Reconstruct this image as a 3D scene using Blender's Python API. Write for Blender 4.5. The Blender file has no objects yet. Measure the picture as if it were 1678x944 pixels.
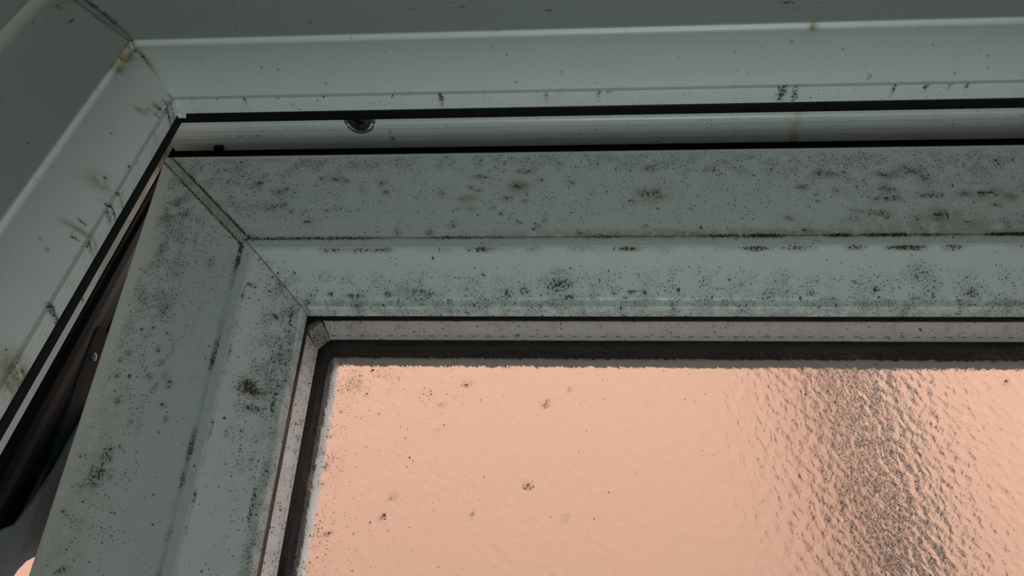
import bpy, bmesh, math, random
import numpy as np
from mathutils import Vector, Matrix, Euler
random.seed(7); RNG = np.random.default_rng(7)
C = bpy.context.scene.collection
S = bpy.context.scene
Z0 = 2.15                      # height of the window's inner top edge above the floor
MM = 0.001
THETA = 0.23329                # how far the sash is pushed open
SO = (0.02971, 0.06485, -0.06711)   # top left corner of the sash, from the top left corner of the frame
WF, HF = 1.20, 0.80            # clear size of the frame
WS, HS = WF - 2 * SO[0], 0.72  # sash size

# ------------------------------------------------------------------ camera
cam = bpy.data.cameras.new('camera'); co = bpy.data.objects.new('camera', cam); C.objects.link(co)
cam.sensor_fit = 'HORIZONTAL'; cam.sensor_width = 36.0
cam.lens = 36.0 * 1498.96 / 1678.0
cam.clip_start = 0.02
co.location = (0.36258, -0.33926, -0.63529 + Z0)
co.rotation_euler = (2.37279, -0.06194, 0.06184)
S.camera = co

# ------------------------------------------------------------------ sky, sun, lights, exposure
w = bpy.data.worlds.new('sky'); S.world = w; w.use_nodes = True
wn = w.node_tree.nodes
wn['Background'].inputs[0].default_value = (1.0, 0.93, 0.88, 1)
tcw = wn.new('ShaderNodeTexCoord'); sx_ = wn.new('ShaderNodeSeparateXYZ'); mr = wn.new('ShaderNodeMapRange'); mr.interpolation_type = 'SMOOTHSTEP'
w.node_tree.links.new(tcw.outputs['Generated'], sx_.inputs[0]); w.node_tree.links.new(sx_.outputs[0], mr.inputs[0])
for i_, v_ in enumerate((0.1, 0.95, 2.5, 8.0)): mr.inputs[i_ + 1].default_value = v_      # hazy sky, brightest to the east
w.node_tree.links.new(mr.outputs[0], wn['Background'].inputs[1])
sun = bpy.data.lights.new('sun', 'SUN'); so = bpy.data.objects.new('sun', sun); C.objects.link(so)
sun.energy = 0.6; sun.angle = math.radians(0.6); sun.color = (1.0, 0.95, 0.88)
so.rotation_euler = (math.radians(48), 0, math.radians(14))
so.location = (0, -4, 6)
def area(name, loc, target, sx, sy, energy, color):
    l = bpy.data.lights.new(name, 'AREA'); o = bpy.data.objects.new(name, l); C.objects.link(o)
    l.shape = 'RECTANGLE'; l.size = sx; l.size_y = sy; l.energy = energy; l.color = color
    o.location = (loc[0], loc[1], loc[2] + Z0); l.spread = math.radians(110)
    d = Vector(target) - Vector(loc)
    o.rotation_euler = d.to_track_quat('-Z', 'Y').to_euler()
    return o
area('light_from_below', (0.64, -0.17, -1.06), (0.50, -0.02, 0.0), 0.9, 0.22, 2.05, (0.80, 1.0, 0.95))  # soft light from below, added without a known lamp there
area('side_light', (1.5, -0.13, -0.62), (0.1, 0.06, -0.35), 0.24, 0.5, 1.7, (1.0, 0.985, 0.95))
vs = S.view_settings
S.display_settings.display_device = 'sRGB'
vs.view_transform = 'Standard'; vs.look = 'None'; vs.gamma = 1.0; vs.use_curve_mapping = False
vs.exposure = 0.0
S.cycles.use_denoising = True
S.cycles.max_bounces = 16; S.cycles.transmission_bounces = 14; S.cycles.diffuse_bounces = 4

# ------------------------------------------------------------------ materials
def mat(name):
    m = bpy.data.materials.new(name); m.use_nodes = True
    nt = m.node_tree; b = nt.nodes['Principled BSDF']
    return m, nt, b
def N(nt, typ, **kw):
    n = nt.nodes.new(typ)
    for k, v in kw.items():
        if k == 'ins':
            for kk, vv in v.items(): n.inputs[kk].default_value = vv
        else: setattr(n, k, v)
    return n
def math_node(nt, op, a, b=None, c=None, clamp=False):
    n = nt.nodes.new('ShaderNodeMath'); n.operation = op; n.use_clamp = clamp
    for i, x in enumerate((a, b, c)):
        if x is None: continue
        if isinstance(x, (int, float)): n.inputs[i].default_value = x
        else: nt.links.new(x, n.inputs[i])
    return n.outputs[0]
def smooth(nt, x, lo, hi, a=0.0, b=1.0):
    n = nt.nodes.new('ShaderNodeMapRange'); n.interpolation_type = 'SMOOTHSTEP'
    nt.links.new(x, n.inputs[0])
    for i, v in enumerate((lo, hi, a, b)):
        if isinstance(v, (int, float)): n.inputs[i + 1].default_value = v
        else: nt.links.new(v, n.inputs[i + 1])
    return n.outputs[0]
def mixc(nt, f, a, b):
    n = nt.nodes.new('ShaderNodeMix'); n.data_type = 'RGBA'
    for sock, v in ((n.inputs[0], f), (n.inputs[6], a), (n.inputs[7], b)):
        if isinstance(v, (int, float, tuple)): sock.default_value = v
        else: nt.links.new(v, sock)
    return n.outputs[2]
def plain(name, col, rough=0.5, metal=0.0, bump=0.0, bscale=300.0, var=0.15, spec=0.5):
    m, nt, b = mat(name); b.inputs['Specular IOR Level'].default_value = spec
    tc = N(nt, 'ShaderNodeTexCoord'); no = N(nt, 'ShaderNodeTexNoise', ins={'Scale': bscale, 'Detail': 4.0})
    nt.links.new(tc.outputs['Object'], no.inputs['Vector'])
    dark = tuple(c * (1 - var) for c in col[:3]) + (1,)
    c = mixc(nt, no.outputs[0], dark, tuple(col[:3]) + (1,))
    nt.links.new(c, b.inputs['Base Color'])
    b.inputs['Roughness'].default_value = rough; b.inputs['Metallic'].default_value = metal
    if bump:
        bp = N(nt, 'ShaderNodeBump', ins={'Strength': bump, 'Distance': 0.0005}); nt.links.new(no.outputs[0], bp.inputs['Height'])
        nt.links.new(bp.outputs[0], b.inputs['Normal'])
    return m

def mould_nodes(nt, seed=0.0):
    """speck mask from the mesh attributes mould (how thickly specks grow), blot (smears); returns (mask, warm stain)"""
    uv = N(nt, 'ShaderNodeUVMap', uv_map='uv').outputs[0]
    off = N(nt, 'ShaderNodeVectorMath', operation='ADD'); nt.links.new(uv, off.inputs[0]); off.inputs[1].default_value = (seed, seed * 1.7, 0)
    p = off.outputs[0]
    am = N(nt, 'ShaderNodeAttribute', attribute_name='mould').outputs['Fac']
    ab = N(nt, 'ShaderNodeAttribute', attribute_name='blot').outputs['Fac']
    cl = N(nt, 'ShaderNodeTexNoise', noise_dimensions='2D', ins={'Scale': 75.0, 'Detail': 3.0, 'Roughness': 0.6}); nt.links.new(p, cl.inputs['Vector'])
    am0 = am; am = math_node(nt, 'MULTIPLY', am, smooth(nt, cl.outputs[0], 0.36, 0.64, 0.25, 1.9))
    as_ = N(nt, 'ShaderNodeAttribute', attribute_name='stain').outputs['Fac']
    def warp(scale, amt, detail=2.0):
        no = N(nt, 'ShaderNodeTexNoise', noise_dimensions='2D', ins={'Scale': scale, 'Detail': detail, 'Roughness': 0.65})
        nt.links.new(p, no.inputs['Vector'])
        v = N(nt, 'ShaderNodeVectorMath', operation='MULTIPLY_ADD')
        nt.links.new(no.outputs['Color'], v.inputs[0]); v.inputs[1].default_value = (amt,) * 3; nt.links.new(p, v.inputs[2])
        return v.outputs[0]
    total = None
    # (cells per metre, warp amount, dot radius range in cells, share of the density, darkness)
    for scale, amt, r0, r1, share, dark in ((820, 0.0010, 0.16, 0.48, 0.80, 1.0), (430, 0.0020, 0.12, 0.40, 0.60, 1.0), (170, 0.0055, 0.08, 0.26, 0.30, 1.0)):
        vo = N(nt, 'ShaderNodeTexVoronoi', voronoi_dimensions='2D', feature='F1', ins={'Scale': float(scale), 'Randomness': 0.95})
        nt.links.new(warp(scale * 1.1, amt, 3.0), vo.inputs['Vector'])
        sep = N(nt, 'ShaderNodeSeparateColor'); nt.links.new(vo.outputs['Color'], sep.inputs[0])
        present = math_node(nt, 'LESS_THAN', sep.outputs[0], math_node(nt, 'MULTIPLY_ADD', am, share, -0.0012))
        rad = smooth(nt, sep.outputs[1], 0.0, 1.0, r0, r1)
        edge = math_node(nt, 'MULTIPLY', rad, 0.35)
        d = smooth(nt, vo.outputs['Distance'], edge, rad, 1.0, 0.0)
        d = math_node(nt, 'MULTIPLY', math_node(nt, 'MULTIPLY', d, present), math_node(nt, 'MULTIPLY_ADD', sep.outputs[2], 0.45 * dark, 0.55 * dark))
        total = d if total is None else math_node(nt, 'MAXIMUM', total, d)
    # feathery smears
    no = N(nt, 'ShaderNodeTexNoise', noise_dimensions='2D', ins={'Scale': 480.0, 'Detail': 5.0, 'Roughness': 0.7})
    nt.links.new(p, no.inputs['Vector'])
    thr = math_node(nt, 'SUBTRACT', 0.66, math_node(nt, 'MULTIPLY', ab, 0.29))
    sm = smooth(nt, no.outputs[0], thr, math_node(nt, 'ADD', thr, 0.06))
    sm = math_node(nt, 'MULTIPLY', sm, math_node(nt, 'MINIMUM', math_node(nt, 'MULTIPLY', ab, 3.0), 0.92))
    total = math_node(nt, 'MAXIMUM', total, sm)
    # light grime film where mould is thick
    gn = N(nt, 'ShaderNodeTexNoise', noise_dimensions='2D', ins={'Scale': 120.0, 'Detail': 4.0}); nt.links.new(p, gn.inputs['Vector'])
    film = math_node(nt, 'MULTIPLY', gn.outputs[0], math_node(nt, 'ADD', math_node(nt, 'MULTIPLY', am, 0.22), math_node(nt, 'MULTIPLY', ab, 0.75)))
    total = math_node(nt, 'MAXIMUM', total, film)
    stn = math_node(nt, 'MULTIPLY', as_, smooth(nt, gn.outputs[0], 0.22, 0.55))
    return total, stn

def pvc(name, base=(0.80, 0.82, 0.80), rough=0.33, seed=0.0):
    m, nt, b = mat(name)
    mask, st = mould_nodes(nt, seed)
    tc = N(nt, 'ShaderNodeTexCoord')
    no = N(nt, 'ShaderNodeTexNoise', ins={'Scale': 25.0, 'Detail': 5.0}); nt.links.new(tc.outputs['Object'], no.inputs['Vector'])
    c = mixc(nt, no.outputs[0], tuple(x * 0.94 for x in base) + (1,), tuple(base) + (1,))
    c = mixc(nt, math_node(nt, 'MULTIPLY', st, 0.92), c, (0.36, 0.28, 0.09, 1))
    dk = mixc(nt, st, (0.012, 0.013, 0.010, 1), (0.035, 0.022, 0.008, 1))
    c = mixc(nt, mask, c, dk)
    nt.links.new(c, b.inputs['Base Color'])
    r = math_node(nt, 'MULTIPLY_ADD', mask, 0.5, rough); nt.links.new(r, b.inputs['Roughness'])
    fine = N(nt, 'ShaderNodeTexNoise', ins={'Scale': 900.0, 'Detail': 2.0}); nt.links.new(tc.outputs['Object'], fine.inputs['Vector'])
    bp = N(nt, 'ShaderNodeBump', ins={'Strength': 0.10, 'Distance': 0.0004}); nt.links.new(fine.outputs[0], bp.inputs['Height'])
    nt.links.new(bp.outputs[0], b.inputs['Normal'])
    return m

M = {}
M['frame'] = pvc('frame_plastic', seed=0.31)
M['sash'] = pvc('sash_plastic', seed=1.13)
M['seam'] = pvc('weld_plastic', base=(0.74, 0.71, 0.67), seed=2.4)
M['rubber'] = plain('black_rubber', (0.005, 0.005, 0.006), 0.6, var=0.4, spec=0.25)
m, nt, b = mat('dirty_outer_rubber'); M['dirty_rubber'] = m
tc = N(nt, 'ShaderNodeTexCoord'); no = N(nt, 'ShaderNodeTexNoise', ins={'Scale': 45.0, 'Detail': 7.0, 'Roughness': 0.7}); nt.links.new(tc.outputs['Object'], no.inputs['Vector'])
nt.links.new(mixc(nt, smooth(nt, no.outputs[0], 0.52, 0.72), (0.004, 0.004, 0.005, 1), (0.075, 0.048, 0.030, 1)), b.inputs['Base Color'])
b.inputs['Roughness'].default_value = 0.7; b.inputs['Specular IOR Level'].default_value = 0.2
M['brown_rubber'] = plain('brown_rubber', (0.030, 0.017, 0.013), 0.45, var=0.4)
M['dark_plastic'] = plain('dark_outer_plastic', (0.007, 0.011, 0.014), 0.6, var=0.4, bscale=40, spec=0.12)
M['grey_lip'] = plain('outer_lip_plastic', (0.52, 0.51, 0.49), 0.5)
M['steel'] = plain('dull_steel', (0.015, 0.025, 0.033), 0.55, metal=0.2, bscale=60, var=0.4, spec=0.2)
M['plate_steel'] = plain('brushed_plate_steel', (0.19, 0.22, 0.25), 0.5, metal=0.2, bscale=40, var=0.35)
M['bright_steel'] = plain('rivet_steel', (0.35, 0.42, 0.46), 0.3, metal=1.0)
M['screw'] = plain('grimy_screw_steel', (0.16, 0.17, 0.17), 0.5, metal=0.7, bscale=500, var=0.7)
M['plaster'] = plain('painted_plaster', (0.36, 0.38, 0.35), 0.7, bump=0.25, bscale=60, var=0.08)
M['sealant'] = plain('silicone_sealant', (0.66, 0.69, 0.65), 0.22, bump=0.5, bscale=140, var=0.1)
M['dark_wall'] = plain('dark_back_wall', (0.07, 0.075, 0.075), 0.6, bscale=9)  # unseen back wall, coloured dark to weaken its reflection in the glass
M['tile_floor'] = plain('floor_vinyl', (0.2, 0.2, 0.19), 0.5, bscale=8)
M['outside_render'] = plain('outside_render', (0.24, 0.235, 0.235), 0.85, bump=0.5, bscale=120, var=0.3)
M['pipe'] = plain('grey_pipe_plastic', (0.020, 0.019, 0.019), 0.6, bscale=10)
M['ground'] = plain('yard_concrete', (0.30, 0.29, 0.27), 0.9, bscale=6)
# peach rendered wall across the yard
m, nt, b = mat('peach_render'); M['peach'] = m
tc = N(nt, 'ShaderNodeTexCoord'); no = N(nt, 'ShaderNodeTexNoise', ins={'Scale': 3.0, 'Detail': 6.0}); nt.links.new(tc.outputs['Object'], no.inputs['Vector'])
nt.links.new(mixc(nt, no.outputs[0], (0.300, 0.181, 0.130, 1), (0.322, 0.196, 0.142, 1)), b.inputs['Base Color']); b.inputs['Roughness'].default_value = 0.9
# aluminium spacer bar: a row of slots near its outer edge
m, nt, b = mat('spacer_aluminium'); M['spacer'] = m
uv = N(nt, 'ShaderNodeUVMap', uv_map='uv'); sep = N(nt, 'ShaderNodeSeparateXYZ'); nt.links.new(uv.outputs[0], sep.inputs[0])
ph = math_node(nt, 'MODULO', sep.outputs[0], 0.0105)
sl = math_node(nt, 'MULTIPLY', math_node(nt, 'LESS_THAN', math_node(nt, 'ABSOLUTE', math_node(nt, 'SUBTRACT', ph, 0.004)), 0.0021),
               math_node(nt, 'LESS_THAN', math_node(nt, 'ABSOLUTE', math_node(nt, 'SUBTRACT', sep.outputs[1], 0.0180)), 0.0006))
mask, st = mould_nodes(nt, 3.3)
c = mixc(nt, sl, (0.84, 0.84, 0.84, 1), (0.22, 0.22, 0.22, 1)); c = mixc(nt, mask, c, (0.05, 0.028, 0.02, 1))
nt.links.new(c, b.inputs['Base Color']); b.inputs['Roughness'].default_value = 0.38; b.inputs['Metallic'].default_value = 0.0
bp = N(nt, 'ShaderNodeBump', ins={'Strength': 1.0, 'Distance': 0.0008}); nt.links.new(sl, bp.inputs['Height']); nt.links.new(bp.outputs[0], b.inputs['Normal'])
M['spacer_corner'] = plain('spacer_corner_plastic', (0.42, 0.41, 0.39), 0.5)
# clear glass with specks of mould on it
m, nt, b = mat('clear_glass'); M['glass'] = m
b.inputs['Base Color'].default_value = (1, 1, 1, 1); b.inputs['Roughness'].default_value = 0.0
b.inputs['Transmission Weight'].default_value = 1.0; b.inputs['IOR'].default_value = 1.5
mask, st = mould_nodes(nt, 4.4)
df = N(nt, 'ShaderNodeBsdfDiffuse', ins={'Color': (0.045, 0.026, 0.017, 1)}); mx = N(nt, 'ShaderNodeMixShader')
nt.links.new(mask, mx.inputs[0]); nt.links.new(b.outputs[0], mx.inputs[1]); nt.links.new(df.outputs[0], mx.inputs[2])
nt.links.new(mx.outputs[0], nt.nodes['Material Output'].inputs['Surface'])
# patterned obscure glass
m, nt, b = mat('patterned_glass'); M['pattern'] = m
b.inputs['Base Color'].default_value = (1, 1, 1, 1); b.inputs['Roughness'].default_value = 0.0
b.inputs['Transmission Weight'].default_value = 1.0; b.inputs['IOR'].default_value = 1.5
uv = N(nt, 'ShaderNodeUVMap', uv_map='uv'); mp = N(nt, 'ShaderNodeMapping'); nt.links.new(uv.outputs[0], mp.inputs[0])
mp.vector_type = 'TEXTURE'; mp.inputs['Rotation'].default_value = (0, 0, math.radians(58)); mp.inputs['Scale'].default_value = (1.55, 0.85, 1.0)
no = N(nt, 'ShaderNodeTexNoise', noise_dimensions='2D', ins={'Scale': 480.0, 'Detail': 1.0, 'Roughness': 0.4, 'Distortion': 0.4}); nt.links.new(mp.outputs[0], no.inputs['Vector'])
n2 = N(nt, 'ShaderNodeTexNoise', noise_dimensions='2D', ins={'Scale': 190.0, 'Detail': 0.0}); nt.links.new(mp.outputs[0], n2.inputs['Vector'])
hgt = math_node(nt, 'MULTIPLY_ADD', n2.outputs[0], 1.4, no.outputs[0])
bp = N(nt, 'ShaderNodeBump', ins={'Strength': 1.0, 'Distance': 0.00019}); nt.links.new(hgt, bp.inputs['Height']); nt.links.new(bp.outputs[0], b.inputs['Normal'])

# ------------------------------------------------------------------ builders
def link(name, me, material, parent=None):
    o = bpy.data.objects.new(name, me); C.objects.link(o)
    if material: me.materials.append(material)
    if parent: o.parent = parent
    return o
def tag(o, label=None, cat=None, group=None, kind=None):
    for k, v in (('label', label), ('category', cat), ('group', group), ('kind', kind)):
        if v: o[k] = v
    return o
def empty(name, loc, rx=0.0):
    o = bpy.data.objects.new(name, None); C.objects.link(o); o.location = loc; o.rotation_euler = (rx, 0, 0); o.empty_display_size = 0.05
    return o
def refine(P, step):
    """resample a profile so no segment exceeds step (all in mm)"""
    out = [P[0]]
    for a, b_ in zip(P[:-1], P[1:]):
        L = math.dist(a, b_); n = max(1, int(math.ceil(L / step)))
        for k in range(1, n + 1): out.append((a[0] + (b_[0] - a[0]) * k / n, a[1] + (b_[1] - a[1]) * k / n))
    return out
def arc(c, r, a0, a1, n=6):
    return [(c[0] + r * math.cos(math.radians(a0 + (a1 - a0) * k / n)), c[1] + r * math.sin(math.radians(a0 + (a1 - a0) * k / n))) for k in range(n + 1)]
def round_poly(P, radii, n=5):
    """round the corners of an open profile (mm); radii per inner point"""
    out = [P[0]]
    for i in range(1, len(P) - 1):
        r = radii.get(i, 0)
        a, p, c = (np.array(P[j], float) for j in (i - 1, i, i + 1))
        if r <= 0: out.append(tuple(p)); continue
        u = (a - p) / np.linalg.norm(a - p); v = (c - p) / np.linalg.norm(c - p)
        ang = math.acos(max(-1, min(1, float(u @ v)))); t = min(r / math.tan(ang / 2), 0.45 * np.linalg.norm(a - p), 0.45 * np.linalg.norm(c - p))
        A, B = p + u * t, p + v * t
        for k in range(n + 1):
            s = k / n; out.append(tuple((1 - s) ** 2 * A + 2 * s * (1 - s) * p + s * s * B))
    out.append(P[-1]); return out
def member(name, prof, side, W_, H_, material, parent=None, along=0.02, field=None, off0=0.0, off1=0.0, closed=True, sharp=32):
    """one mitred member of a rectangular frame. prof: (d, y) in mm, d inwards from the outer corner, y away from the room.
    off0/off1 pull the ends back from the mitre; field(u, d, y) -> mould, blot, stain on the surface."""
    P = np.array(prof) * MM; n = len(P); d, y = P[:, 0], P[:, 1]
    L = W_ if side in ('top', 'bottom') else H_
    k = max(2, int(round(L / along)) + 1); t = np.linspace(0, 1, k)
    off0 = np.zeros(n) + (off0(d * 1000) if callable(off0) else off0)
    a0 = (d + off0)[None, :]; a1 = (L - d - off1)[None, :]
    U = a0 + (a1 - a0) * t[:, None]; D = np.repeat(d[None, :], k, 0); Y = np.repeat(y[None, :], k, 0)
    if side == 'top': X, Zz = U, -D
    elif side == 'bottom': X, Zz = U, -(H_ - D)
    elif side == 'left': X, Zz = D, -U
    else: X, Zz = W_ - D, -U
    co_ = np.stack([X, Y, Zz], -1).reshape(-1, 3)
    ni = n if closed else n - 1
    i = np.arange(k - 1)[:, None]; j = np.arange(ni)[None, :]; j2 = (j + 1) % n
    q = np.stack([i * n + j, i * n + j2, (i + 1) * n + j2, (i + 1) * n + j], -1).reshape(-1, 4)
    if side in ('top', 'right'): q = q[:, ::-1]
    faces = q.tolist()
    if closed:
        faces.append(list(range(n))); faces.append(list(range((k - 1) * n, k * n)))
    me = bpy.data.meshes.new(name); me.from_pydata(co_.tolist(), [], faces)
    arcl = np.concatenate([[0], np.cumsum(np.hypot(np.diff(d), np.diff(y)))])
    uvl = me.uv_layers.new(name='uv')
    li = np.empty(len(me.loops), np.int32); me.loops.foreach_get('vertex_index', li)
    UV = np.stack([U, np.repeat(arcl[None, :], k, 0)], -1).reshape(-1, 2)
    uvl.data.foreach_set('uv', UV[li].astype(np.float32).ravel())
    if field is not None:
        m_, b_, s_ = field(U.ravel(), D.ravel(), Y.ravel())
        for nm, v in (('mould', m_), ('blot', b_), ('stain', s_)):
            at = me.attributes.new(nm, 'FLOAT', 'POINT'); at.data.foreach_set('value', np.clip(v, 0, 1).astype(np.float32))
    me.validate()
    bm = bmesh.new(); bm.from_mesh(me); bmesh.ops.recalc_face_normals(bm, faces=bm.faces); bm.to_mesh(me); bm.free()
    me.polygons.foreach_set('use_smooth', [True] * len(me.polygons)); me.set_sharp_from_angle(angle=math.radians(sharp))
    return link(name, me, material, parent)
def loft_box(name, lo, hi, material, parent=None, bevel=0.0):
    bm = bmesh.new(); bmesh.ops.create_cube(bm, size=1.0)
    for v in bm.verts: v.co = Vector([(lo[i] + hi[i]) / 2 + v.co[i] * (hi[i] - lo[i]) for i in range(3)])
    if bevel: bmesh.ops.bevel(bm, geom=bm.edges[:], offset=bevel, segments=2, affect='EDGES', profile=0.7)
    me = bpy.data.meshes.new(name); bm.to_mesh(me); bm.free()
    return link(name, me, material, parent)
def bm_obj(name, bm, material, parent=None, smooth_angle=30):
    bmesh.ops.recalc_face_normals(bm, faces=bm.faces)
    me = bpy.data.meshes.new(name); bm.to_mesh(me); bm.free()
    me.polygons.foreach_set('use_smooth', [True] * len(me.polygons)); me.set_sharp_from_angle(angle=math.radians(smooth_angle))
    return link(name, me, material, parent)

# ------------------------------------------------------------------ where the mould grows (metres: u along the member from its corner, d across it)
def gauss(U, D, u, d, ru, rd): return np.exp(-((U - u) / ru) ** 2 - ((D - d) / rd) ** 2)
def band(D, lo, hi, soft=0.003):
    return np.clip((D - lo) / soft + 0.5, 0, 1) * np.clip((hi - D) / soft + 0.5, 0, 1)
def wob(U, freq, seed, lo=0.0, hi=1.0):
    r = np.random.default_rng(seed); x = np.zeros_like(U)
    for k in range(5): x += np.sin(U * freq * (0.6 + 1.1 * r.random()) * (1 + k * 0.8) + r.random() * 6.28) / (1 + 0.5 * k)
    x = (x - x.min()) / (x.max() - x.min() + 1e-9); return lo + (hi - lo) * x
def blobs(U, D, L, k=1.0):
    out = np.zeros_like(U)
    for u, d, ru, rd, v in L: out = np.maximum(out, v * gauss(U, D, u * MM, d * MM, ru * k * MM, rd * k * MM))
    return out
FIELD = {}
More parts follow.
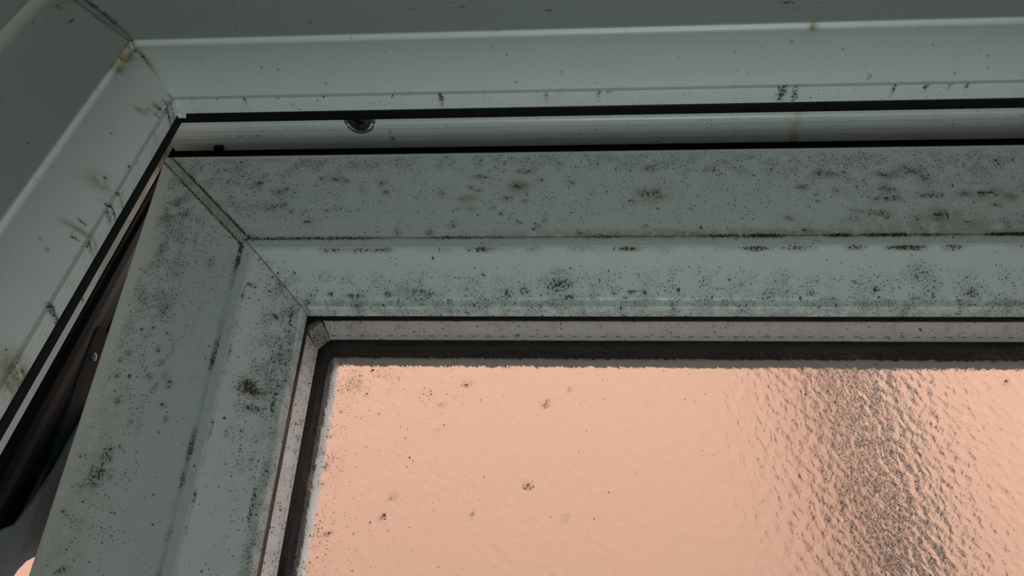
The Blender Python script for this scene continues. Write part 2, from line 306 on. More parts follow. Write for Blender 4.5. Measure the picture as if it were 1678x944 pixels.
# mould patches: u, d, half length, half width in mm, strength
BL = {
  'top_rail_b': [(283.0,19.6,6,3,0.8),(279.0,33.5,7,4,0.75),(249.9,24.4,6,2.5,0.75),(243.8,34.1,3,2,0.6),(250.3,37.1,3,2,0.7),(222.8,39.6,3,4,0.6),(237.8,44.9,2.5,2,0.8),(271.0,44.8,4,2.5,0.75),(284.1,47.2,3,2,0.6),(294.6,27.9,4,2,0.55),(317.1,30.6,4,2.5,0.6),(375.4,41.6,9,5,0.75),(361.2,48.2,4,3,0.65),(368.8,43.2,3,2,0.6),(380.0,44.5,6,2,0.75),(376.2,18.8,6,3,0.65),(370.0,71.1,3,2,0.65),(325.0,76.6,3,2.5,0.85),(298.8,65.1,2,3,0.75),(281.3,67.1,2.5,1.5,0.7),(294.6,70.5,3,2.5,0.55),(233.0,69.3,4,2.5,0.6),(245.2,54.0,3,2,0.65),(235.3,53.9,2,1.5,0.6),(261.6,53.1,2,2,0.65),(266.8,58.7,2,1.5,0.7),(481.8,37.5,4,3,0.8),(505.6,40.1,3,3,0.75),(497.1,24.8,5,3,0.7),(503.3,26.0,7,3,0.6),(540.3,26.6,7,3,0.8),(560.7,23.6,8,4,0.75),(568.3,29.9,5,4,0.8),(540.4,40.5,6,4,0.8),(545.4,48.3,4,2.5,0.8),(539.1,48.7,3,2.5,0.75),(532.8,48.7,4,3,0.65),(568.6,45.8,11,2.5,0.8),(594.0,44.6,5,3,0.85),(604.2,44.7,5,3,0.85),(610.4,44.2,6,3,0.85),(611.8,54.5,5,3,0.6),(622.3,47.6,4,3,0.55),(514.7,58.2,3,2,0.65),(518.6,59.8,4,2,0.7),(527.5,61.0,6,2,0.6),(534.5,61.0,4,3,0.75),(513.5,66.1,5,3,0.55),(535.8,65.3,2,2,0.85),(556.7,65.0,5,3,0.6),(572.2,63.0,8,4,0.75),(575.0,65.2,5,3,0.75),(570.7,66.2,4,3,0.7),(590.3,69.5,4,3,0.7),(615.1,69.8,3,4,0.7),(583.7,62.1,4,3,0.5),(470.2,64.6,4,3,0.7),(479.3,75.3,6,3,0.6),(602.5,35.4,7,2,0.45),(81.5,28.3,4,3,0.8),(98.3,36.8,5,3,0.65),(103.5,33.9,3,2,0.75),(95.4,51.2,5,3,0.6),(104.5,49.6,3,3,0.65),(111.9,54.8,2.5,2,0.8),(121.7,55.4,4,2,0.5),(125.5,63.9,4,3,0.75),(146.2,52.9,4,1.8,0.7),(137.7,54.5,2.5,2,0.6),(141.0,25.0,6,3,0.75),(130.0,23.7,3,2,0.75),(147.9,26.9,4,2,0.65),(162.7,35.9,3,3,0.5),(180.0,37.9,3,3,0.6),(176.7,29.7,4,4,0.5),(55.5,7.3,5,2,0.55),(192.7,75.5,3,4,0.6),(216.6,75.2,3,3,0.7)],
  'top_rail_s': [(578.1,73.6,70,9,0.55),(609.2,78.0,40,6,0.6),(512.8,76.1,60,4,0.4),(572.0,64.1,12,8,0.7),(531.4,62.6,10,8,0.5),(279.1,34.1,9,6,0.6),(375.3,42.2,11,8,0.6),(604.5,45.2,20,6,0.4),(622.3,47.6,6,5,0.7),(242.7,44.4,8,5,0.4)],
  'side_stile_b': [(248.6,26.1,7,4,0.85),(261.3,23.5,7,6,0.85),(267.3,24.5,4,5,0.7),(267.4,15.8,7,2,0.6),(285.2,8.8,1.6,1.6,1),(320.2,20.6,2,2,0.9),(321.4,18.7,2,2,0.9),(181.7,44.8,3,3,0.7),(197.1,53.9,4,2.5,0.8),(199.9,45.4,4,2,0.7),(213.1,53.0,2,2,0.8),(210.8,22.0,3,3,0.85),(191.1,15.9,3,3,0.7),(192.4,25.2,2,1.5,0.95),(191.7,49.5,3,2.5,0.7),(192.7,39.2,2,3,0.6),(171.9,39.6,3,2,0.75),(170.9,49.3,4,1.5,0.7),(159.5,43.3,2,3,0.65),(174.8,19.3,2,2,0.9),(179.0,16.2,4,2,0.7),(155.7,23.6,1.6,1.6,1),(154.7,31.6,1.6,1.6,1),(142.9,35.5,3,3,0.55),(225.0,35.6,2,2,0.8),(222.6,58.3,2.5,2,0.75),(228.3,41.5,6,1.5,0.55),(46.3,21.7,4,3,0.85),(59.4,17.5,4,4,0.8),(56.7,31.0,4,2.5,0.7),(100.9,59.6,5,3,0.6),(79.8,43.6,4,1.5,0.6),(90.0,20.8,5,4,0.6),(131.4,16.9,5,5,0.6),(263.1,32.4,1.5,4,0.6),(136.4,32.9,7,6,0.45),(243.7,27.5,2,2,0.85),(242.7,32.9,1.5,1.5,0.9)],
  'stile_bead_b': [(194.2,105.3,5,5,1),(197.8,107.0,4,8,0.95),(209.7,109.0,2.5,9,0.7),(209.5,112.9,1.6,1.6,1),(225.9,100.2,1.5,2,0.6),(226.8,106.5,1,1,0.9),(231.2,99.1,2.5,1.5,0.7),(139.0,112.0,2,2,1),(119.2,93.3,2,4,0.8),(112.4,109.6,3,2,0.7),(204.7,101.5,9,1,0.5)],
  'head_bead_b': [(310.2,112.7,11,5,0.8),(309.3,104.9,8,3,0.45),(273.9,118.3,6,4,0.7),(285.9,116.4,4,3,0.7),(333.5,123.2,7,3,0.75),(316.6,119.8,8,2,0.8),(369.2,117.2,2.5,2,0.9),(360.4,117.6,3,2,0.85),(347.8,117.6,1.5,1.5,1),(553.4,105.1,8,8,0.5),(550.9,108.8,2,2,0.85),(561.3,122.8,1.5,6,1),(586.3,117.4,3,3,0.9),(524.0,115.6,3,2,0.9),(481.2,117.7,3,2,0.8),(189.2,119.0,4,3,0.8),(164.1,119.7,8,2,0.8),(147.2,117.8,3,2,0.8),(208.9,117.5,12,5,0.55),(452.3,118.4,6,4,0.5),(216.8,118.2,10,4,0.6),(179.6,123.1,4,2,0.8)],
  'frame_head_b': [(121.2,22.5,1,1,0.95),(287.1,9.5,1.2,1.2,1),(288.5,12.2,1.2,1.2,1),(367.6,38.8,3,2,1),(374.9,39.3,5,2,1),(247.9,38.0,3,2,1),(340.2,40.6,1.5,1.2,1),(502.3,37.7,6,2,1),(511.9,37.5,3.5,1.6,1),(581.9,37.9,2.5,1.2,1),(604.2,38.3,3,1.2,1),(620.9,38.6,2.5,1.2,0.9),(632.8,38.4,2.5,1.2,0.95),(564.5,32.9,2,2.5,0.95),(624.3,32.2,1.3,1.3,1),(508.9,12.1,1.8,1.2,0.9),(525.7,2.1,1.5,1.5,0.95),(647.4,29.7,1.2,1.2,0.9),(560.9,27.0,1.2,1,0.8),(159.3,41.9,3,1.5,1),(153.2,44.1,2.2,1.2,1),(94.4,38.2,1.6,1.2,1),(84.2,39.6,2,1,0.9),(51.8,39.4,2.5,1.5,1),(273.6,39.1,1,1,0.95),(281.5,38.9,1.2,1,0.95),(353.5,40.0,1.5,1,1),(328.2,37.8,1.5,1.5,0.95),(592.7,43.9,2,1,0.95),(52.0,35.2,2,2,0.5)],
  'frame_head_s': [(525.7,2.1,4,3,0.9),(290.7,-1.4,4,2,0.8),(184.2,42.3,3,2,0.7)],
  'frame_jamb_b': [(15.5,3.7,2.5,1.5,1),(1.7,2.8,2,2,0.9),(7.0,5.1,2,2,0.9),(12.7,11.4,2,2,0.8),(16.6,16.8,2,2,0.8),(26.0,1.4,2,1.5,0.7),(38.7,3.3,3,2,0.6),(46.0,35.8,5,4,0.75),(35.3,36.0,3,5,0.7),(56.3,33.6,3,1.5,0.9),(53.7,37.9,3,2,0.95),(54.5,40.0,4,4,0.7),(63.9,33.5,2.5,2.5,0.8),(83.2,39.2,2,3,0.6),(149.5,29.2,1.6,1.4,1),(155.0,27.8,6,5,0.3),(194.2,30.9,1.4,3,0.95),(201.5,31.0,1.2,8,0.65),(209.1,31.3,2,2.4,0.8),(169.2,38.4,2.5,7,0.95),(175.7,38.4,4,2.5,0.75),(155.5,38.7,1.5,4,0.9),(207.6,38.9,3.5,2.2,0.95),(155.8,42.5,1.2,1.2,0.95),(126.8,35.4,1.3,1.3,0.9),(228.2,25.0,1.5,1.2,1),(222.8,19.3,1.5,1.2,1),(265.5,38.2,3.5,3.5,1),(268.4,39.8,2.5,4,0.8),(317.4,38.0,6,5,0.4),(310.4,38.2,3,4,0.5),(323.6,39.4,2.5,4,0.6),(70.7,-0.9,1.5,2.5,1),(89.1,-1.2,1.2,2,0.9),(161.2,4.1,1.6,1,0.8),(64.5,29.5,3,2,0.6),(156.0,31.5,2,2,0.5)],
  'frame_jamb_s': [(22.2,2.2,11,7,1),(7.5,1.3,9,8,0.95),(37.2,1.7,9,6,0.9),(70.1,26.2,3,4,0.9),(55.7,32.0,4,4,1),(155.0,27.8,9,9,0.55),(201.5,31.0,3,10,0.7),(312.3,37.5,10,9,1),(324.3,38.3,8,9,0.7),(238.9,41.4,5,5,0.3),(42.4,2.5,4,8,0.5),(207.4,39.1,3,3,0.4)],
  'glass_b': [(228.6,186.0,1,1,0.9)],
  'glass_m': [(176.0,174.3,30,10,0.5),(168.0,179.1,14,10,0.7),(228.5,185.5,14,6,0.4),(161.9,237.4,10,12,0.5),(160.1,183.8,14,25,0.3),(161.0,282.5,10,6,0.6),(156.7,301.9,12,30,0.4),(231.4,194.2,1.3,1.3,1),(228.5,194.2,1,1,1),(231.0,213.0,1.2,1.2,0.9),(204.6,259.2,2,1.6,0.9),(199.9,272.6,1.5,1.5,0.9),(165.7,284.7,2,1.4,1),(301.9,192.6,2.2,2,1),(292.0,250.6,2.5,2,0.9),(315.7,270.9,1.8,1.5,0.8),(318.2,182.4,1.2,1.2,0.9),(369.9,191.8,1,1,0.9),(439.1,258.2,1,1,1),(256.8,270.6,1.4,1.4,0.9),(157.5,240.5,1.4,1.8,1),(153.1,229.0,2,1.4,0.9),(156.5,218.4,1.6,1.2,0.8),(603.2,174.0,1.4,1.4,1),(156.1,252.3,1.6,1.6,0.9),(247.0,178.4,3,2,0.8),(166.1,174.4,1.2,1.2,1)],
  'panel_head': [(256.3,-39.6,1.5,1,0.9),(259.7,-39.3,3,1.5,0.9),(328.5,-29.2,3,2,1),(219.6,-37.6,1.5,1.2,0.9),(229.3,-21.0,1.5,1.2,0.8),(511.5,-31.2,6,2,0.9),(515.1,-19.2,1.5,1,0.9),(43.2,-46.0,2.5,1,0.9),(68.4,-57.2,2,1.5,0.8),(201.3,-43.9,2,1,0.6),(534.0,-29.8,3,1,0.7),(250.5,-47.1,1.5,1,0.9)],
  'panel_jamb': [(-34.3,-63.2,5,3,0.9),(-28.3,-65.8,1.5,1.5,0.7),(-37.6,-84.6,1.8,1.2,0.8),(-47.3,-70.8,2.5,1,0.7),(-34.1,-96.8,2,1.2,0.95),(-61.2,-87.1,3,3,0.8),(-56.6,-82.3,2,3,0.7),(-61.9,-98.2,4,3,0.6),(-65.0,-113.2,2,2,0.9),(60.1,-39.6,1.2,1.2,0.7)],
}
mm_ = lambda a: a * 1000.0
def f_top_rail(U, D, Y):
    u, d = mm_(U), mm_(D); face = (d < 80.6); bead = (d > 90) & (d < 121.4); lip = d > 121.4
    big = wob(U, 55, 11, 0.35, 1.0)
    right = np.clip((u - 330) / 170, 0, 1); left = np.clip((150 - u) / 70, 0, 1)
    m = face * (0.10 + 0.62 * band(d, 3 + 3 * right, 17 + 12 * right, 7) * (0.65 + 0.35 * big) + 0.42 * left * band(d, 2, 58, 14) + 0.14 * right * band(d, 20, 48, 10) + 0.05 * band(d, 20, 70, 8))
    m = np.where(face & (d < 3), m * 0.3, m)
    m = np.maximum(m, bead * (0.02 + band(d, 105, 124, 9) * (0.32 + 0.28 * wob(U, 70, 5)) + 0.30 * np.exp(-((u - d) / 14) ** 2) * (d > 96)))
    m = np.maximum(m, lip * (0.75 + 0.35 * wob(U, 90, 8)))
    m = np.maximum(m, ((d > 82) & (d < 90)) * 0.10)
    b = 0.82 * blobs(U, D, BL['top_rail_b'], 1.1) * face
    l1 = np.clip(wob(U, 46, 21, -0.35, 1.25) * np.interp(u, [0, 80, 130, 200, 260, 320, 380, 460, 640, 700], [1.0, 1.0, .55, .7, .75, .3, .8, 1.15, 1.1, 1]), 0, 1)
    l1 = np.maximum(l1, 0.62 * (u < 170))
    b = np.maximum(b, 1.1 * l1 * band(d, 78.2, 82.4, 1.4))
    l2 = np.clip(wob(U, 60, 33, -0.5, 1.2) * np.interp(u, [0, 95, 100, 180, 200, 300, 460, 580, 600, 700], [.5, .6, .3, .9, .9, .6, .9, 1.1, .4, .4]), 0, 1)
    b = np.maximum(b, 1.1 * l2 * band(d, 89.4, 92.4, 1.4))
    b = np.maximum(b, blobs(U, D, BL['head_bead_b'], 1.0) * bead)
    b = np.maximum(b, 0.7 * np.clip(wob(U, 80, 41, -0.5, 1), 0, 1) * band(d, 120.2, 122.2, 1))
    b = np.maximum(b, face * 0.95 * np.clip(1.6 - np.abs(u - d - 5.5), 0, 1) * (0.6 + 0.4 * wob(D, 200, 71)))
    b = np.maximum(b, 0.8 * np.exp(-((u - 82) / 10) ** 2 - ((d - 80) / 5) ** 2))
    b = np.maximum(b, bead * 0.5 * np.exp(-np.abs(u - d) / 2.0) * np.clip(wob(D, 260, 72, -0.2, 1), 0, 1))
    b = np.maximum(b, lip * 0.55 * np.clip(wob(U, 150, 43, -1.2, 1.0), 0, 1))
    s = np.maximum(blobs(U, D, BL['top_rail_s'], 1.0), 0.6 * band(d, 74, 83, 5) * np.clip((u - 180) / 200, 0, 1) + 0.4 * l2 * band(d, 88, 93, 3))
    s = np.maximum(s, 0.5 * b * face)
    return m, b, s
def f_side_stile(U, D, Y):
    u, d = mm_(U), mm_(D); face = d < 80.6; bead = (d > 90) & (d < 121.4); lip = d > 121.4
    top = np.clip((190 - u) / 110, 0, 1); big = wob(U, 60, 12, 0.3, 1.0)
    m = face * (0.05 + 0.62 * top * band(d, 10, 42, 10) * (0.6 + .4 * big) + 0.20 * top * band(d, 10, 78, 8) + band(d, 9, 44, 10) * 0.24 * (0.5 + 0.5 * big) * np.clip((420 - u) / 160, 0, 1))
    m = np.where(d < 9 , m * 0.15, m)
    m = np.maximum(m, bead * (0.03 + band(d, 104, 124, 10) * (0.85 * np.clip((300 - u) / 120, 0.12, 1)) + 0.15 * np.clip((200 - u) / 80, 0, 1)))
    m = np.maximum(m, lip * (0.65 + 0.35 * wob(U, 90, 8)))
    m = np.maximum(m, ((d > 82) & (d < 90)) * 0.08)
    b = 0.85 * blobs(U, D, BL['side_stile_b'], 1.0) * face
    l1 = np.clip(wob(U, 75, 22, -0.7, 1.2) * np.interp(u, [0, 80, 115, 140, 170, 320, 420], [.6, 1.2, 1.2, .35, .8, .9, .6]), 0, 1)
    b = np.maximum(b, 1.1 * l1 * band(d, 77.8, 82.4, 1.4))
    b = np.maximum(b, 0.8 * np.clip(wob(U, 90, 23, -0.6, 1.0), 0, 1) * band(d, 89.3, 91.2, 1.2))
    b = np.maximum(b, blobs(U, D, BL['stile_bead_b'], 1.1) * bead)
    b = np.maximum(b, 0.55 * band(d, 112, 126, 6) * np.exp(-((u - 165) / 55) ** 2) * wob(U, 90, 75, 0.4, 1))
    b = np.maximum(b, 0.85 * np.clip(wob(U, 60, 25, -0.5, 1.2), 0, 1) * np.clip((360 - u) / 100, 0, 1) * band(d, 119.6, 122.2, 1.4))
    b = np.maximum(b, face * 0.95 * np.clip(1.6 - np.abs(u - d - 5.5), 0, 1) * (0.6 + 0.4 * wob(D, 200, 73)))
    b = np.maximum(b, lip * 0.5 * np.clip(wob(U, 140, 44, -1.0, 1.0), 0, 1))
    s = np.maximum(0.45 * b * face, 0.8 * blobs(U, D, [q for q in BL['stile_bead_b'] if q[4] > .93], 1.0))
    s = np.maximum(s, 0.22 * band(d, 2, 30, 12) * np.clip((u - 150) / 100, 0, 1))
    return m, b, s
def f_frame(key, near):
    def f(U, D, Y):
        u, d, y = mm_(U), mm_(D), mm_(Y)
        flat = d < -0.2; slope = (d >= -0.2) & (d < 35.2) & (y < 32); lip = (d >= 35.2) & (y < 46); reb = y > 56
        m = slope * 0.012 + lip * 0.10 * wob(U, 60, 31) + reb * 0.05 + flat * 0.012
        b = blobs(U, D, BL['frame_%s_b' % key], 0.62 if key == 'head' else 0.85) * (d > -1) * (y < 50)
        b = np.maximum(b, blobs(U, D, BL['panel_' + ('head' if key == 'head' else 'jamb')], 0.9) * flat)
        cr = np.abs(u - d - 5)
        b = np.maximum(b, flat * np.exp(-(cr / 3.0) ** 2) * np.clip((-d - 4) / 30, 0, 1) * (0.55 + 0.45 * wob(D, 260, 51)) * (1.0 if key == 'head' else .7))
        b = np.maximum(b, slope * np.exp(-(np.abs(u - d) / 1.6) ** 2) * np.clip(wob(D, 300, 52, -0.2, 1), 0, 1) * np.clip((24 - d) / 12, 0, 1) * 0.9)
        b = np.maximum(b, reb * blobs(U, Y, [(55, 90, 3, 1, .6), (66, 90, 4, 1, .7), (80, 90, 6, 1, .7), (195, 88, 1, 6, .7), (196, 95, 2, 2, .9), (243, 82, 2, 1, .5), (262, 84, 2, 1, .6)], 1))
        s = np.maximum(blobs(U, D, BL['frame_%s_s' % key], 0.9) * (d > -1), 0)
        s = np.maximum(s, 0.8 * slope * np.exp(-(np.abs(u - d) / 3) ** 2) * np.clip((26 - d) / 10, 0, 1))
        s = np.maximum(s, 0.45 * flat * np.exp(-((u + 78) / 30) ** 2) * np.exp(-((d + 85) / 12) ** 2))
        return m, b, s
    return f
def f_glass(U, D, Y):
    u, d = mm_(U), mm_(D); xx = u - 128; yy = d - 128
    m = 0.0026 + 0.32 * np.exp(-np.maximum(xx, 0) / 26) * np.clip((d - 120) / 10, 0, 1) + 0.10 * np.exp(-np.maximum(yy, 0) / 16)
    m = np.maximum(m, 0.75 * blobs(U, D, BL['glass_m'], 1.0))
    b = blobs(U, D, [q for q in BL['glass_m'] if q[2] < 3.5], 1.15)
    front = (Y < 0.0375) * 1.0
    return m * front, b * front, 0.6 * np.ones_like(U)
def f_spacer(U, V, Y):
    v = mm_(V); return 0.05 + 0.06 * wob(U, 120, 61), 0.45 * np.clip(wob(U, 130, 62, -1.3, 1), 0, 1) * np.exp(-((v - 7) / 6) ** 2), 0.8 * np.ones_like(U)
FIELD.update(top_rail=f_top_rail, side_stile=f_side_stile, frame_head=f_frame('head', 0), frame_jamb=f_frame('jamb', 0), inner_pane=f_glass, spacer=f_spacer)


# ------------------------------------------------------------------ the room and the yard outside (setting)
def struct(o, name=None):
    o['kind'] = 'structure'
    if name: o.name = name
    return o
XL, XR = -0.62, 1.75; YB = -2.6; ZF, ZC = -Z0, 0.42
OX0, OX1, OZ0, OZ1 = -0.1065, WF + 0.1065, -HF - 0.1065, 0.1065
def wall_with_hole(name, y0, y1, material, x0, x1, z0, z1):
    bm = bmesh.new()
    for a, b_, c_, d_ in ((x0, OX0, z0, z1), (OX1, x1, z0, z1), (OX0, OX1, OZ1, z1), (OX0, OX1, z0, OZ0)):
        r = bmesh.ops.create_cube(bm, size=1.0)
        for v in r['verts']: v.co = Vector(((a + b_) / 2 + v.co.x * (b_ - a), (y0 + y1) / 2 + v.co.y * (y1 - y0), (c_ + d_) / 2 + v.co.z * (d_ - c_) + Z0))
    return struct(bm_obj(name, bm, material))
wall_with_hole('wall_front', -0.13, 0.155, M['plaster'], XL, XR, ZF, ZC)
for nm, lo, hi, mm in (('wall_left', (XL - .1, YB, 0), (XL, 0.155, ZC + Z0), 'plaster'), ('wall_right', (XR, YB, 0), (XR + .1, 0.155, ZC + Z0), 'plaster'),
                       ('wall_back', (XL - .1, YB - .1, 0), (XR + .1, YB, ZC + Z0), 'dark_wall'), ('floor', (XL - .1, YB - .1, -.1), (XR + .1, 0.155, 0), 'tile_floor'),
                       ('ceiling', (XL - .1, YB - .1, ZC + Z0), (XR + .1, 0.155, ZC + Z0 + .12), 'plaster')):
    struct(loft_box(nm, lo, hi, M[mm]))
bm = bmesh.new()
X0, X1, Z1 = -3.0, 4.5, 0.6
for a, b_, c_, d_ in ((X0, OX0 + .02, ZF, Z1), (OX1 - .02, X1, ZF, Z1), (OX0 + .02, OX1 - .02, OZ1 - .02, Z1), (OX0 + .02, OX1 - .02, ZF, OZ0 + .02)):
    r = bmesh.ops.create_cube(bm, size=1.0)
    for v in r['verts']: v.co = Vector(((a + b_) / 2 + v.co.x * (b_ - a), 0.164 + v.co.y * 0.018, (c_ + d_) / 2 + v.co.z * (d_ - c_) + Z0))
struct(bm_obj('wall_outside', bm, M['outside_render']))
struct(loft_box('ground', (-6, 0.173, -0.12), (9, 4.0, -0.001), M['ground']))
# sealant fillet between frame and reveal
def fillet_ring():
    return [(-106.4, 0.4)] + [(-97 - 9 * math.sin(math.radians(a)), -9.0 + 9 * math.cos(math.radians(a))) for a in range(0, 91, 6)]
bmk = empty('trim_1', (0, 0, Z0)); bmk['kind'] = 'structure'
for sd in ('top', 'left', 'right', 'bottom'):
    member('sealant_bead', fillet_ring(), sd, WF, HF, M['sealant'], bmk, along=0.01)

# ------------------------------------------------------------------ the neighbour's house with its downpipe
hw = empty('neighbouring_house', (1.0, 2.5, 0))
tag(hw, 'peach rendered house wall filling the view behind the patterned glass', 'house')
loft_box('wall', (-6.5, 0.0, 0.0), (3.1, 0.3, 5.4), M['peach'], hw)
dp = empty('downpipe', (1.39, 2.5, 0))
tag(dp, 'dark grey vertical downpipe seen broken up through the patterned glass', 'pipe')
bm = bmesh.new()
r = bmesh.ops.create_cone(bm, cap_ends=True, segments=32, radius1=0.066, radius2=0.066, depth=5.2)
for v in r['verts']: v.co += Vector((0, -0.09, 2.65))
bm_obj('pipe', bm, M['pipe'], dp)
for z in (0.7, 3.3):
    bm = bmesh.new(); bmesh.ops.create_cone(bm, cap_ends=True, segments=32, radius1=0.073, radius2=0.073, depth=0.05)
    for v in bm.verts: v.co += Vector((0, -0.09, z))
    r = bmesh.ops.create_cube(bm, size=1.0)
    for v in r['verts']: v.co = Vector((v.co.x * 0.12, -0.01 + v.co.y * 0.02, z + v.co.z * 0.05))
    bm_obj('bracket', bm, M['pipe'], dp)

def weld_seam(d0, d1, yf, half, parent, material):
    """the sunken weld strip along the top left mitre, between the two members (mm)"""
    bm = bmesh.new(); n = 60; rows = []
    for i in range(n + 1):
        d = d0 + (d1 - d0) * i / n; y = yf(d); r = []
        for t in (-1, -0.8, 0, 0.8, 1):
            e = half * abs(t); yy = y + (0.25 if abs(t) == 1 else 0.0)
            x, z = (d + e, d) if t >= 0 else (d, d + e)
            r.append((x * MM, yy * MM, -z * MM))
        rows.append([bm.verts.new(p) for p in r] + [bm.verts.new((p[0], p[1] + 0.006, p[2])) for p in r[::-1]])
    for a, b_ in zip(rows[:-1], rows[1:]):
        for j in range(10): bm.faces.new((a[j], a[(j + 1) % 10], b_[(j + 1) % 10], b_[j]))
    bm.faces.new(rows[0]); bm.faces.new(rows[-1])
    o = bm_obj('weld_seam', bm, material, parent); me = o.data
    uvl = me.uv_layers.new(name='uv')
    co_ = np.array([v.co for v in me.vertices])
    for l in me.loops: uvl.data[l.index].uv = (co_[l.vertex_index][0], -co_[l.vertex_index][2])
    for nm, v in (('mould', 0.35), ('blot', 0.12), ('stain', 0.3)):
        at = me.attributes.new(nm, 'FLOAT', 'POINT'); at.data.foreach_set('value', np.full(len(me.vertices), v, np.float32))
    return o

# ------------------------------------------------------------------ fixed window frame
fr = empty('window_frame', (0, 0, Z0))
tag(fr, 'fixed white plastic outer frame with black seal around the opened sash', 'window frame')
def bez(p0, p1, p2, p3, n): return [tuple((1 - t) ** 3 * np.array(p0) + 3 * t * (1 - t) ** 2 * np.array(p1) + 3 * t * t * (1 - t) * np.array(p2) + t ** 3 * np.array(p3)) for t in np.linspace(0, 1, n)]
def frame_profile(y_end, step):
    slope = bez((2.4, 4.6), (12, 8.0), (26, 18.0), (34.4, 29.6), 26)
    reb = [(29.5, 55), (5.0, 57), (4.2, 78), (5.0, 79.5), (4.8, 84.5), (4.1, 85.4), (4.2, 92.6), (3.3, 93.5), (3.8, 97.6), (2.9, 98.2), (3.2, y_end)]
    P = round_poly([(-106, 0.0), (-0.6, 0.0), (0.7, 0.5), (1.6, 3.6)], {1: 0.8}) + slope + round_poly([(34.4, 29.6), (35.4, 30.9), (38.4, 31.9), (38.2, 33.0), (36.4, 45.5), (30, 45.7)], {1: 0.7, 2: .5})[1:] + round_poly(reb, {k: .5 for k in range(2, 10)})
    return refine(P, step) + [(-6, y_end + 0.4), (-6, y_end + 4), (-106, y_end + 4)]
FPf, FPj, FPs = frame_profile(104.6, 1.6), frame_profile(100.0, 1.6), frame_profile(104.6, 6)
fo = lambda d: np.where(d < -0.3, 0.0040, 0.0001)
member('frame_head', FPf, 'top', WF, HF, M['frame'], fr, along=0.0016, field=FIELD.get('frame_head'), off0=fo)
member('frame_jamb', FPj, 'left', WF, HF, M['frame'], fr, along=0.0016, field=FIELD.get('frame_jamb'), off0=fo)
weld_seam(-104, -0.8, lambda d: 0.35, 3.4, fr, M['frame'])
member('frame_jamb', FPs, 'right', WF, HF, M['frame'], fr)
member('frame_sill', FPs, 'bottom', WF, HF, M['frame'], fr)
OP = [(-90, 109), (-2.5, 109.0), (-2.5, 114), (0.5, 115), (0.5, 122), (-5, 123), (-5, 146), (0, 147.5), (0, 154.5), (-90, 154.5)]
GP = round_poly([(30.2, 45.6), (36.2, 45.6), (36.9, 46.6), (36.3, 54.6), (30.2, 54.8)], {1: .5, 2: 1, 3: 1})
G2 = [(-3, 107.5), (4.0, 105.6), (9.5, 106.0), (52.0, 112), (53, 113), (52, 114.4), (9, 113), (-3, 113)]
for sd, nm in (('top', 'head'), ('left', 'jamb'), ('right', 'jamb'), ('bottom', 'sill')):
    member('outer_cover', OP, sd, WF, HF, M['dark_plastic'], fr)
    member('gasket', GP, sd, WF, HF, M['rubber'], fr)
G2o = member('light_block_flap', G2, 'top', WF, HF, M['rubber'], fr)  # black flap added to keep outside light out of the rebate, mostly hidden
# screw in the head of the rebate
def dome(bm, c, r, h, n=28, rings=6, hole=0.0, flip=-1):
    prev = None
    for k in range(rings + 1):
        a = math.pi / 2 * k / rings; rr = max(r * math.cos(a), hole); z = flip * h * math.sin(a)
        ring = [bm.verts.new((c[0] + rr * math.cos(2 * math.pi * i / n), c[1] + rr * math.sin(2 * math.pi * i / n), c[2] + z)) for i in range(n)]
        if prev:
            for i in range(n): bm.faces.new((prev[i], prev[(i + 1) % n], ring[(i + 1) % n], ring[i]))
        prev = ring
        if rr <= hole: break
    bm.faces.new(prev)
bm = bmesh.new()
def lathe(bm, c, pts, n=36):
    rings = [[bm.verts.new((c[0] + r * math.cos(2 * math.pi * i / n), c[1] + r * math.sin(2 * math.pi * i / n), c[2] + z)) for i in range(n)] for r, z in pts]
    for a, b_ in zip(rings[:-1], rings[1:]):
        for i in range(n): bm.faces.new((a[i], a[(i + 1) % n], b_[(i + 1) % n], b_[i]))
    bm.faces.new(rings[-1])
sc = (0.1712, 0.0758, -0.0041)
lathe(bm, sc, [(0.0132, 0.0), (0.0130, -0.0008), (0.0112, -0.0009), (0.0104, -0.0002), (0.0098, -0.0003)])
scr = bm_obj('screw_cup', bm, plain('screw_cup_grime', (0.22, 0.24, 0.22), 0.6, bscale=900, var=0.8), fr)
bm = bmesh.new()
lathe(bm, sc, [(0.0096, 0.0), (0.0095, -0.0014), (0.0082, -0.0022), (0.0050, -0.0027), (0.0034, -0.0027), (0.0028, -0.0008)])
shd = bm_obj('screw_head', bm, M['screw'], scr)
bm = bmesh.new()
for a in (0.4, 0.4 + math.pi / 2):
    r = bmesh.ops.create_cube(bm, size=1.0)
    for v in r['verts']:
        x, y_ = v.co.x * 0.0105, v.co.y * 0.0014
        v.co = Vector((sc[0] + x * math.cos(a) - y_ * math.sin(a), sc[1] + x * math.sin(a) + y_ * math.cos(a), sc[2] - 0.0026 + v.co.z * 0.0008))
bm_obj('cross_slot', bm, M['rubber'], scr)
# small black packer above the sash corner
o = loft_box('packer', (0.0405, 0.0985, -0.0085), (0.0478, 0.104, -0.0036), M['rubber'], fr, bevel=0.0006)
# curl of white plastic left by the weld in the corner of the seal
bm = bmesh.new(); bmesh.ops.create_icosphere(bm, subdivisions=3, radius=1.0)
for v in bm.verts:
    n_ = v.co.normalized(); k = 1 + 0.18 * math.sin(5 * n_.x + 3 * n_.z) + 0.12 * math.sin(9 * n_.z)
    v.co = Vector((0.0395 + n_.x * 0.0038 * k, 0.0458 + n_.y * 0.0030 * k, -0.0375 + n_.z * 0.0022 * k))
bm_obj('weld_flash', bm, M['frame'], fr)

